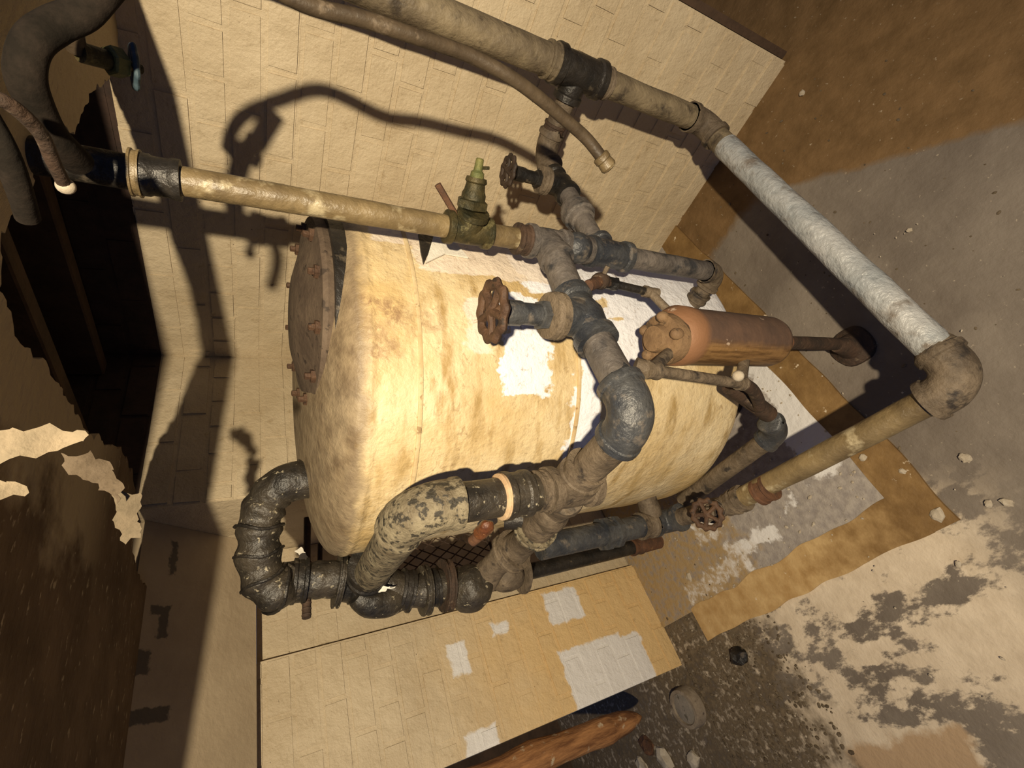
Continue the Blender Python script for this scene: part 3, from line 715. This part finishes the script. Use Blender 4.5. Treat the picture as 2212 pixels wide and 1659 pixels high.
# lower cross pipe from the bottom tee to the stack
t = thing('lower_cross_pipe', 'dusty bulging pipe fittings linking the front elbow to the back stack', 'pipe', (.37, .9, .85))
LC = [B(ZA - .01) + Y * .03, atR(1205, 1088, .86), atR(1168, 1130, .95), atR(1125, 1175, 1.07), atR(1085, 1205, 1.14), KP[6] + Vector((0, -.02, -.03))]
bm = bmesh.new(); lp = smooth_path(LC, 8); sweep(bm, lp, [.038 + .003 * math.sin(i * .5) for i in range(len(lp))], 20, .12, 20); link('lagged_bend', bm, M['dusty'], t)
bm = bmesh.new(); sphere(bm, atR(1188, 1105, .90), .046, 1, 1.05, .9, 20)
for v_ in bm.verts: v_.co += (v_.co - LC[1]).normalized() * .006 * noise.noise(v_.co * 30)
link('bulb', bm, M['dusty'], t)
collar(lp[18], lp[20] - lp[16], .050, .026, M['plaster_elbow'], t, 'hub_ring', 20, .05)
collar(lp[28], lp[30] - lp[26], .052, .03, M['dusty'], t, 'hub_ring', 20, .08)
pipe(atR(1130, 1120, .98), atR(1090, 1118, 1.0), .026, M['black'], t, 'side_stub')

# back stack of black fittings
t = thing('black_stack_pipe', 'knobbly black line of flanged fittings across the inner edge of the brick pier', 'pipe', KP[4])
bm = bmesh.new(); kp = smooth_path(KP, 9); sweep(bm, kp, [.041 + .004 * noise.noise(Vector((i * .3, 0, 0))) for i in range(len(kp))], 20, .10, 22); link('core_pipe', bm, M['tar'], t)
def on_stack(f):
    i = f * (len(kp) - 1); k = min(len(kp) - 2, int(i)); return kp[k].lerp(kp[k + 1], i - k), (kp[min(len(kp) - 1, k + 2)] - kp[max(0, k - 1)]).normalized()
for f_, r_, w_, m_ in ((.03, .050, .03, 'black'), (.27, .062, .014, 'tar'), (.33, .052, .035, 'black'), (.60, .050, .03, 'black'), (.70, .060, .016, 'tar'), (.74, .047, .03, 'black'), (.84, .064, .020, 'rustdark')):
    p_, d_ = on_stack(f_); collar(p_, d_, r_, w_, M[m_], t, 'coupling', lump=.06)
for a_, b_ in (((768, 1285), (880, 1290)),):
    bm = bmesh.new(); sweep(bm, smooth_path([atR(a_[0], a_[1], 1.20), atR(795, 1300, 1.21), atR(840, 1298, 1.22), atR(b_[0], b_[1], 1.23)], 5), [.022 + .012 * math.sin(PI * i / 15) for i in range(16)], 18, .15, 24); link('bulge', bm, M['tar'], t)
bm = bmesh.new(); sphere(bm, atR(1018, 1270, 1.22), .058, 1, 1, 1, 24)
for v_ in bm.verts: v_.co += (v_.co - KP[6]).normalized() * .012 * noise.noise(v_.co * 22)
link('knuckle', bm, M['tar'], t)
bm = bmesh.new(); sphere(bm, atR(1092, 1240, 1.24), .048, 1, 1, 1, 24)
for v_ in bm.verts: v_.co += (v_.co - KP[6]).normalized() * .014 * noise.noise(v_.co * 26)
link('crusted_joint', bm, M['dusty'], t)
lathe(atR(1122, 1238, 1.26), atR(1150, 1235, 1.26), [(0, .046), (.004, .056), (.012, .056), (.016, .05)], M['dusty'], t, 'end_flange')
t = thing('low_black_pipe', 'slate black vertical pipe with collars dropping from the stack to the low valve', 'pipe', (.365, 1.065, .3))
LS = lambda z: Vector((.365, 1.065, z))
pipe(LS(.84), LS(.40), .034, M['blue_pipe'], t, lump=.05)
for z_ in (.60, ): lathe(LS(z_ + .03), LS(0), [(0, .036), (0, .047), (.02, .047), (.024, .041), (.04, .041), (.042, .047), (.06, .045), (.06, .036)], M['blue_pipe'], t, 'union', 8)
collar(LS(.455), Z, .041, .05, M['dusty'], t, 'collar')
elbow(LS(.365), -Z, V3 - LS(.365), .036, M['blue_pipe'], t, R=.04)
pipe(LS(.365) + (V3 - LS(.365)).normalized() * .04, V3, .026, M['dusty'], t, 'link_pipe')
# arching black pipe from the tank crown
NZ = Vector((.600, 1.005, 1.38))
t = thing('arched_black_pipe', 'ribbed black lagged pipe arching from the tank crown down to the stack', 'pipe', NZ)
A1 = smooth_path([NZ + Vector((0, 0, -.02)), NZ + Vector((0, 0, .05)), NZ + Vector((-.015, .02, .085)), NZ + Vector((-.05, .05, .107)), NZ + Vector((-.10, .08, .112)), NZ + Vector((-.155, .115, .105)), NZ + Vector((-.185, .13, .08)), KP[0] + (KP[0] - KP[1]) * .2, KP[0]], 9)
rr = [.043 + .0035 * math.sin(i * .85) * (1 if 20 < i < 62 else .2) + .003 * noise.noise(Vector((i * .31, 0, 0))) for i in range(len(A1))]
bm = bmesh.new(); sweep(bm, A1, rr, 22, .10, 26); link('lagged_bend', bm, M['tar'], t)
lathe(NZ + Vector((0, 0, -.03)), NZ + Vector((0, 0, 1)), [(0, .05), (0, .062), (.028, .062), (.030, .050)], M['rustdark'], t, 'nozzle_flange')
for k in (30, 38, 46, 54):
    d = (A1[k + 1] - A1[k - 1]).normalized(); bm = bmesh.new(); up = d.orthogonal().normalized(); sd = d.cross(up)
    sweep(bm, [A1[k] + d * .004 * math.sin(a * 3) + (up * math.cos(a) + sd * math.sin(a)) * .0475 for a in [2 * PI * j / 20 for j in range(21)]], .0035, 6); link('wire_band', bm, M['black'], t)

# bolts / threaded rod beside the stack
t = thing('threaded_rod', 'short rusty threaded rod poking out below the black arched pipe', 'rod', onA(662, 1310, 1, 1.16))
a, b = atR(664, 1215, 1.27), atR(662, 1335, 1.22)
pipe(a, b, .0095, M['rustdark'], t, 'rod', 0, 10)
for f_ in (.35, .45, .55, .65, .75, .85, .95):
    p = a.lerp(b, f_); d = (b - a).normalized(); lathe(p - d * .002, p + d, [(0, .0095), (.002, .0108), (.004, .0095)], M['rustdark'], t, 'thread', 10)
for i, (u, v, r1) in enumerate(((665, 1150, .008), (690, 1150, .006))):
    a = onA(u, 1130, 1, 1.30); b = onA(u - 2, 1215, 1, 1.42)
    pass
t = thing('rusty_bracket', 'small rusty iron bracket bars seen behind the black arched pipe', 'bracket', onA(680, 1180, 1, 1.40))
for u in (664, 692):
    a = onA(u, 1118, 1, 1.42); b = onA(u - 1, 1214, 1, 1.45)
    pipe(a, b, .010 if u < 680 else .007, M['rustdark'], t, 'bar', .05, 8)
a = onA(700, 1180, 1, 1.44); b = onA(770, 1172, 1, 1.44); pipe(a, b, .009, M['rustdark'], t, 'crossbar', .05, 8)
a = onA(745, 1060, 1, 1.30); 
# expanded metal mesh behind the stack
t = thing('wire_mesh_panel', 'rusty diamond wire mesh panel between tank and brick pier', 'mesh panel', onA(950, 1180, 1, 1.46))
MO = onA(860, 1150, 1, 1.50); bm = bmesh.new()
def wire(a, b, r=.0022): sweep(bm, [a, b], r, 5)
x0, x1, z0, z1, ym = .43, .68, .76, 1.16, 1.50
for k in range(-20, 24):
    c0 = k * .034
    for sgn in (1, -1):
        pts_ = []
        # line x = x0 + c0 + sgn*(z-z0)*.8, clipped
        zs = [z0 + (z1 - z0) * j / 60 for j in range(61)]
        seg = [(x0 + c0 + sgn * (z_ - z0) * .62, z_) for z_ in zs]
        seg = [q for q in seg if x0 <= q[0] <= x1]
        if len(seg) > 2: wire(Vector((seg[0][0], ym + .002 * sgn, seg[0][1])), Vector((seg[-1][0], ym + .002 * sgn, seg[-1][1])))
mo = link('wire_lattice', bm, M['rustdark'], t); mo['kind'] = 'stuff'
for a, b in (((x0, ym, z0), (x0, ym, z1)), ((x1, ym, z0), (x1, ym, z1)), ((x0, ym, z0), (x1, ym, z0)), ((x0, ym, z1), (x1, ym, z1))):
    pipe(a, b, .005, M['rustdark'], t, 'frame_bar', 0, 8)
# black drain pipe by the pier
t = thing('drain_pipe', 'straight black vertical pipe against the inner edge of the brick pier', 'pipe', (.437, 1.50, 0))
D = lambda z: Vector((.437, 1.50, z))
pipe(D(.75), D(.16), .028, M['black'], t, lump=.03)
collar(D(.135), Z, .034, .05, M['rust'], t, 'foot_collar'); pipe(D(.12), D(.0), .030, M['rust'], t, 'foot')
collar(D(.76), Z, .036, .06, M['tar'], t, 'hub')
# rusty plate / amber lump beside the stack
t = thing('amber_insulator', 'shiny amber resin lump hanging beside the wire mesh', 'resin lump', atR(1045, 1150, 1.02))
bm = bmesh.new(); p = atR(1045, 1145, .95); sphere(bm, p, .02, .8, 1.0, 1.0, 16)
for v in bm.verts: v.co += (v.co - p) * .35 * noise.noise(v.co * 60) + Y * .9 * (v.co.y - p.y) * 1.0
link('resin', bm, M['amber'], t); pipe(p + Y * .02, p + Y * .05 + Z * .01, .012, M['rust'], t, 'rusty_hook')

# ------------------------------------------------------------------ low valve and drain line
t3 = gate_valve('small low gate valve with five-spoked rusty handwheel near the floor', V3, VB - FB, Vector((-.22, -.36, .9)), .024, .112, .043, M['dusty'], M['wheel'], M['dusty'], lobes=12)
t = thing('drain_elbow_pipe', 'dark elbow and dusty drain pipe passing low behind the small handwheel', 'pipe', (.39, .64, .3))
DE = Vector((.384, .628, .30)); DE2 = Vector((.40, 1.02, .30))
pipe(Vector((.47, .54, .50)), DE + Vector((.03, -.04, .05)), .022, M['rustdark'], t, 'upper_pipe')
elbow(DE, Vector((-.5, .6, -.9)), Y, .031, M['blue_pipe'], t, R=.045, bead=1.08)
pipe(DE + Y * .03, DE2, .0255, M['dusty'], t)
t = thing('dusty_nozzle', 'dusty tapering outlet fitting between the tank foot and low black pipe', 'pipe fitting', (.42, 1.03, .42))
lathe(Vector((.50, .98, .46)), LS(.42), [(0, .045), (.03, .05), (.05, .036), (.09, .030), (.12, .034), (.14, .034)], M['dusty'], t, 'nozzle', 20, .12)

# ------------------------------------------------------------------ rust-brown bottle (separator) in front of the tank
HB = Vector((.505, .437, 0))
HX = lambda z: HB + Vector((.028 * (1 - z), .006 * z, z))
t = thing('separator_bottle', 'rust brown vertical metal bottle in front of the tank on a stalk', 'vessel', (.525, .445, 0))
zb0, zt0 = .395, .765
R0 = .060
bm = bmesh.new()
pr = [(0, .02), (.004, .045), (.014, .056), (.03, R0), (.30, R0), (.315, R0 * 1.04), (.345, R0 * 1.05), (.352, R0 * .96), (.368, R0 * .86), (.376, R0 * .6), (.380, .001)]
rings = []
for (z_, r_) in pr:
    rings.append([bm.verts.new((r_ * math.cos(2 * PI * k / 40), r_ * math.sin(2 * PI * k / 40), z_)) for k in range(40)])
for i in range(len(rings) - 1):
    for k in range(40): bm.faces.new((rings[i][k], rings[i][(k + 1) % 40], rings[i + 1][(k + 1) % 40], rings[i + 1][k]))
me = bpy.data.meshes.new('vessel'); bmesh.ops.recalc_face_normals(bm, faces=bm.faces[:]); bm.to_mesh(me); bm.free(); me.materials.append(M['vessel'])
for p in me.polygons: p.use_smooth = True
vo = bpy.data.objects.new('vessel', me); COL.objects.link(vo); vo.parent = t
vloc = HX(zb0) + Vector((.0, .0, 0)); vo.location = vloc - base_of(t); 
top = HX(zt0 + .01)
cp = bmesh.new(); add_lathe(cp, top - Z * .02, Z, [(0, .052), (.012, .054), (.03, .050), (.034, .03), (.05, .026), (.052, .01)], 24, .06); link('cap', cp, M['wheelcap'], t)
for k in range(5):
    a = 2 * PI * k / 5 + .35; q = Vector((math.cos(a), math.sin(a), 0)) * .046
    b2 = bmesh.new(); sphere(b2, top + q * .95 + Z * .010, .0125, 1, 1, 1.2, 12); link('lug', b2, M['wheelcap'], t)
pipe(HX(zb0 + .01), HX(.10), .017, M['rustdark'], t, 'stalk', .05)
collar(HX(.36), Z, .023, .03, M['rust'], t, 'collar')
bm = bmesh.new(); add_lathe(bm, Vector((.53, .443, 0)), Z, [(0, .05), (.0, .058), (.012, .056), (.02, .036), (.04, .026), (.08, .020), (.09, .017)], 24, .12); link('base', bm, M['rustdark'], t)
# sight line beside it
t = thing('sight_pipe', 'thin dark vertical pipe with end fittings beside the rust brown bottle', 'pipe', atR(1500, 815, .63))
a, b = atR(1408, 800, .625), atR(1600, 828, .625)
pipe(a, b, .0115, M['dusty'], t, lump=.05, n=12)
collar(a, (b - a), .0175, .03, M['dusty'], t); collar(b, (b - a), .016, .018, M['dusty'], t)
c0 = atR(1375, 790, .64); pipe(a, c0 + (c0 - a) * .1, .016, M['dusty'], t, 'side_cock', .08, 12)
pipe(a, a + (HX(.72) - a) * .8, .012, M['dusty'], t, 'upper_stub', .05, 12)
pipe(b, b + (HX(.50) - b) * .8, .012, M['dusty'], t, 'lower_stub', .05, 12)
bm = bmesh.new(); sphere(bm, b - (b - a).normalized() * .02 + Vector((0, -.02, .01)), .012); link('knob', bm, M['chip'], t)
n0 = b + (b - a).normalized() * .01
bm = bmesh.new(); sweep(bm, smooth_path([n0, atR(1628, 845, .65), atR(1640, 880, .68), Vector((.455, .555, .46))], 5), .014, 14, .05); link('drain_bend', bm, M['rustdark'], t)
# small petcock line above the bottle
t = thing('petcock_line', 'small black petcock and thin pipe between the thick grey pipe and the bottle', 'pipe', atR(1350, 625, .80))
a, b = atR(1318, 612, .78), atR(1405, 632, .76)
pipe(a, b, .009, M['black'], t, 'thin_pipe', 0, 12); collar(a, b - a, .015, .03, M['black'], t, 'hex_coupling', 6); collar(b, b - a, .013, .035, M['dusty'], t, 'coupling', 12)
pipe(b, HX(.72) + Vector((.03, -.02, 0)), .009, M['dusty'], t, 'tail_pipe', 0, 12)
c0 = atR(1297, 607, .77); bm = bmesh.new(); sphere(bm, c0, .018, 1, 1, 1.2, 14); link('petcock_body', bm, M['rustdark'], t)
pipe(c0, atR(1313, 575, .76), .005, M['dusty'], t, 'petcock_handle', 0, 8)
pipe(c0, atR(1270, 618, .74), .012, M['rust'], t, 'tail', .1, 10)
pipe(c0, a, .010, M['rustdark'], t, 'link', 0, 10)

# ------------------------------------------------------------------ ceiling clutter, top left of the photo
t = thing('overhead_pipe', 'dark lagged elbow pipe slung under the broken ceiling', 'pipe', atR(60, 120, .72))
Q = smooth_path([atR(250, -60, .74), atR(190, 20, .73), atR(120, 55, .72), atR(68, 95, .70), atR(55, 165, .70), atR(85, 240, .72), atR(120, 300, .74), atR(170, 350, .78)], 6)
bm = bmesh.new(); sweep(bm, Q, .0155, 18, .12, 20); link('lagged_bend', bm, M['soot'], t)
t = thing('overhead_pipe', 'thin rusty pipe slung below the ceiling left of the dark hole', 'pipe', atR(60, 260, .66))
bm = bmesh.new(); sweep(bm, smooth_path([atR(-40, 205, .62), atR(20, 225, .63), atR(85, 285, .66), atR(115, 350, .69), atR(140, 400, .72)], 6), .0065, 14, .1); link('tube', bm, M['rustdark'], t)
bm = bmesh.new(); sphere(bm, atR(142, 402, .72), .009); link('pale_end', bm, M['chip'], t)
t = thing('overhead_pipe', 'stout dark pipe at the left picture edge under the ceiling', 'pipe', atR(10, 330, .62))
bm = bmesh.new(); sweep(bm, smooth_path([atR(-50, 220, .55), atR(-8, 290, .55), atR(20, 350, .56), atR(45, 420, .58), atR(60, 470, .60)], 6), .009, 16, .1); link('tube', bm, M['soot'], t)
t = thing('stop_valve', 'brass stop valve with dark blue wheel seen end-on near the ceiling', 'valve', atR(250, 130, .80))
a, b = atD(172, 112, .535), atD(250, 134, .57)
pipe(a, b, .011, M['brass'], t, 'neck', .05, 14); d = (b - a).normalized()
hexnut(b, d, .017, .018, M['verdigris'], t); pipe(b, b + d * .03, .006, M['brass'], t, 'stem', 0, 10)
wc = atD(290, 145, .59); handwheel(wc, Vector((.25, .1, -1)).normalized(), .027, M['wheelblue'], t, 4, 8)
t = thing('supply_pipe', 'black vertical pipe end at the top edge above the brick wall', 'pipe', atD(340, -10, 1.02))
pipe(atD(340, -160, 1.0), atD(341, 8, 1.02), .046, M['black'], t, lump=.1)
# peeling sheets under the ceiling
def sheet(name_label, px, rho, curl, mat, nm='peeling_paint'):
    bm = bmesh.new(); P = [atR(u, v, r_) for (u, v), r_ in zip(px, rho)]
    c = sum(P, Vector()) / len(P); n = (P[1] - P[0]).cross(P[2] - P[0]).normalized()
    out = []
    e1 = (P[1] - P[0]).normalized(); e2 = n.cross(e1)
    P = [c + e1 * (q - c).dot(e1) + e2 * (q - c).dot(e2) for q in P]
    for i in range(len(P)):
        a, b = P[i], P[(i + 1) % len(P)]; k = max(2, int((b - a).length / .004))
        for j in range(k):
            q = a.lerp(b, j / k); out.append(q + (e1 * noise.noise(q * 120) + e2 * noise.noise(q * 120 + Vector((5, 5, 5)))) * .007)
    vs = [bm.verts.new(q) for q in out]; f = bm.faces.new(vs)
    r = bmesh.ops.extrude_face_region(bm, geom=[f]); bmesh.ops.translate(bm, verts=[v for v in r['geom'] if isinstance(v, bmesh.types.BMVert)], vec=n * .0015)
    bmesh.ops.triangulate(bm, faces=bm.faces[:])
    bmesh.ops.subdivide_edges(bm, edges=bm.edges[:], cuts=1)
    R_ = max((q - c).length for q in out)
    for v in bm.verts: v.co += n * (curl * 4 * math.sin((v.co - c).dot(e1) / R_ * 2.2) + .004 * noise.noise(v.co * 35))
    return tag(link(nm, bm, mat, smooth=False), name_label, 'paint flake')
sheet('long pale strip of peeling ceiling paint at the left edge', [(-30, 922), (195, 930), (180, 955), (120, 975), (60, 985), (-30, 1000)], [.455] * 6, .001, M['flake'])
sheet('jagged grey curl of ceiling paint beside the dark hole', [(140, 985), (200, 975), (232, 1000), (262, 1058), (246, 1085), (215, 1050), (185, 1030), (150, 1020)], [.80] * 8, .003, M['flakedark'])
sheet('bright jagged flake hanging at the corner of the broken hole', [(250, 1064), (308, 1070), (296, 1105), (302, 1160), (262, 1172), (246, 1115)], [.84] * 6, .002, M['flake'])
sheet('narrow pale flake drooping under the left ceiling', [(-30, 1035), (45, 1040), (60, 1065), (0, 1085), (-30, 1080)], [.455] * 5, .001, M['flake'])
sheet('small white scrap of plaster caught behind the threaded rod', [(636, 1192), (652, 1180), (668, 1215), (655, 1222)], [1.30] * 4, .001, M['white_glob'], 'plaster_scrap')
sheet('thin white torn strip lying on the black stack fittings', [(768, 1262), (800, 1268), (858, 1264), (846, 1274), (810, 1279), (782, 1276)], [1.165] * 6, .0005, M['white_glob'], 'paint_strip')

# ------------------------------------------------------------------ floor objects
t = tag(link('rusty_post', (lambda b_: (sweep(b_, smooth_path([onA(1385, 1548, 1, 1.80), onA(1360, 1556, 1, 1.80), onA(1310, 1575, 1, 1.80), onA(1150, 1640, 1, 1.80), onA(950, 1725, 1, 1.80), onA(700, 1840, 1, 1.80)], 6), [.004, .008, .012, .016, .02, .024, .028, .032, .035, .038, .040, .042] + [.046] * 19, 18, .22, 9), b_)[1])(bmesh.new()), M['bark']), 'rusty orange scaled post standing beside the brick pier, pointed end down', 'post')
t = thing('floor_drain', 'round grey drain cap set in dark dirt by the pier foot', 'drain', (*atZ(1475, 1530, 0).xy, 0))
dc = atZ(1475, 1530, 0); dc = Vector((dc.x, dc.y - .10, 0))
dc = atZ(1477, 1532, .04)
lathe(Vector((dc.x, dc.y, 0)), Vector((dc.x, dc.y, 1)), [(0, .072), (.03, .070), (.044, .066), (.044, .054), (.036, .052)], M['drainrim'], t, 'rim', 32, .03)
lathe(Vector((dc.x, dc.y, .0)), Vector((dc.x, dc.y, 1)), [(0, .052), (.036, .052), (.040, .03), (.041, .001)], M['draincap'], t, 'cap', 24, .03)
def rock(c, r, mat, label, nm='rubble', cat='rubble', group=None, flat=.4, k=0):
    bm = bmesh.new(); bmesh.ops.create_icosphere(bm, subdivisions=2, radius=1)
    for v in bm.verts:
        s = 1 + .45 * noise.noise(v.co * 1.7 + Vector((k * 3.1, 0, 0))); v.co = Vector((v.co.x * r * s, v.co.y * r * s * .8, max(-.3, v.co.z) * r * s * flat))
    bmesh.ops.rotate(bm, verts=bm.verts[:], cent=(0, 0, 0), matrix=Matrix.Rotation(k * 1.7, 3, 'Z'))
    for v in bm.verts: v.co += Vector(c) + Z * r * flat * .28
    return tag(link(nm, bm, mat, smooth=False), label, cat, group)
CH = [((1733, 201), 'pale plaster chip on the dark brown floor past the riser', .010), ((1865, 1188 - 200), 'oval pale chip right of the tan floor pipe', .012),
      ((2086, 989), 'white oval chip on the floor right of the tan pipe elbow', .014), ((2026, 1112), 'cream lump at the outer corner of the brown floor border', .018),
      ((2175, 1085), 'pale chip at the right edge beyond the border corner', .012), ((2135, 1088), 'small white chip just left of the right edge chip', .009),
      ((1950, 1018), 'thin pale chip on the brown border below the tan pipe', .009), ((2070, 1218), 'tiny pale pebble beyond the border near the right edge', .008), ((1965, 480 + 17), 'bright flake on the bare floor beside the silver pipe', .007)]
for i, ((u, v), lb, r_) in enumerate(CH): rock(atZ(u, v, .0095), r_, M['chip'], lb, 'paint_chip', 'paint chip', None, .35, i)
rock(atZ(1600, 1415, .0), .035, M['black'], 'dark upright shard in the dirt below the brown border', 'shard', 'debris', None, 1.0, 31)
rock(atZ(1490, 1245, .0), .02, M['chip'], 'long pale sliver lying at the foot of the pier', 'plaster_sliver', 'debris', None, .4, 33)
# white rubble at bottom
for i, (u, v, r_) in enumerate(((1440, 1640, .05), (1500, 1640, .035), (1390, 1655, .04))):
    rock(atZ(u, v, .0), r_, M['chip'], ['white plaster lump at the bottom edge below the drain cap', 'white plaster lump to the right at the bottom edge', 'white plaster lump nearest the rusty post at the bottom edge'][i], 'plaster_lump', 'rubble', None, .5, 50 + i)
rock(atZ(1400, 1610, .0), .045, M['rust'], 'reddish brick fragment between rusty post and white lumps', 'brick_fragment', 'rubble', None, .5, 60)
# crumbs, countless
def crumbs(label, n, gen, mat, seed, rmin=.002, rmax=.006):
    rnd = random.Random(seed); bm = bmesh.new()
    for i in range(n):
        x_, y_, z_ = gen(rnd); r_ = rnd.uniform(rmin, rmax) * rnd.uniform(.5, 1)
        m = Matrix.Translation((x_, y_, z_ + r_ * .3)) @ Matrix.Rotation(rnd.uniform(0, 6), 4, 'Z') @ Matrix.Diagonal((r_ * rnd.uniform(.7, 1.8), r_, r_ * rnd.uniform(.3, .8), 1))
        bmesh.ops.create_icosphere(bm, subdivisions=1, radius=1, matrix=m)
    o = tag(link('floor_crumbs', bm, mat, smooth=False), label, 'crumbs'); o['kind'] = 'stuff'
crumbs('dark crumbs and dirt scattered in front of the brick pier', 1300, lambda r: (r.uniform(-.35, .40), min(1.70, 1.2 + abs(r.gauss(.3, .2))), 0.0), M['crumb'], 1, .002, .008)
crumbs('pale flakes scattered in the dirt by the pier', 90, lambda r: (r.uniform(-.35, .35), min(1.70, 1.25 + abs(r.gauss(.25, .2))), 0.0), M['chip'], 2, .0015, .004)
crumbs('sparse dark crumbs on the bare floor under the silver pipe', 90, lambda r: (r.uniform(.2, 1.3), r.uniform(-.15, .62), 0.0), M['crumb'], 3, .002, .005)
crumbs('sparse pale crumbs across the open floor', 70, lambda r: (r.uniform(-.3, .8), r.uniform(.0, .9), 0.0085), M['chip'], 4, .0015, .004)
crumbs('white crumbled paint along the wall foot and pad', 150, lambda r: (r.uniform(.15, .7), r.uniform(.66, 1.45), 0.0085), M['chip'], 5, .002, .006)
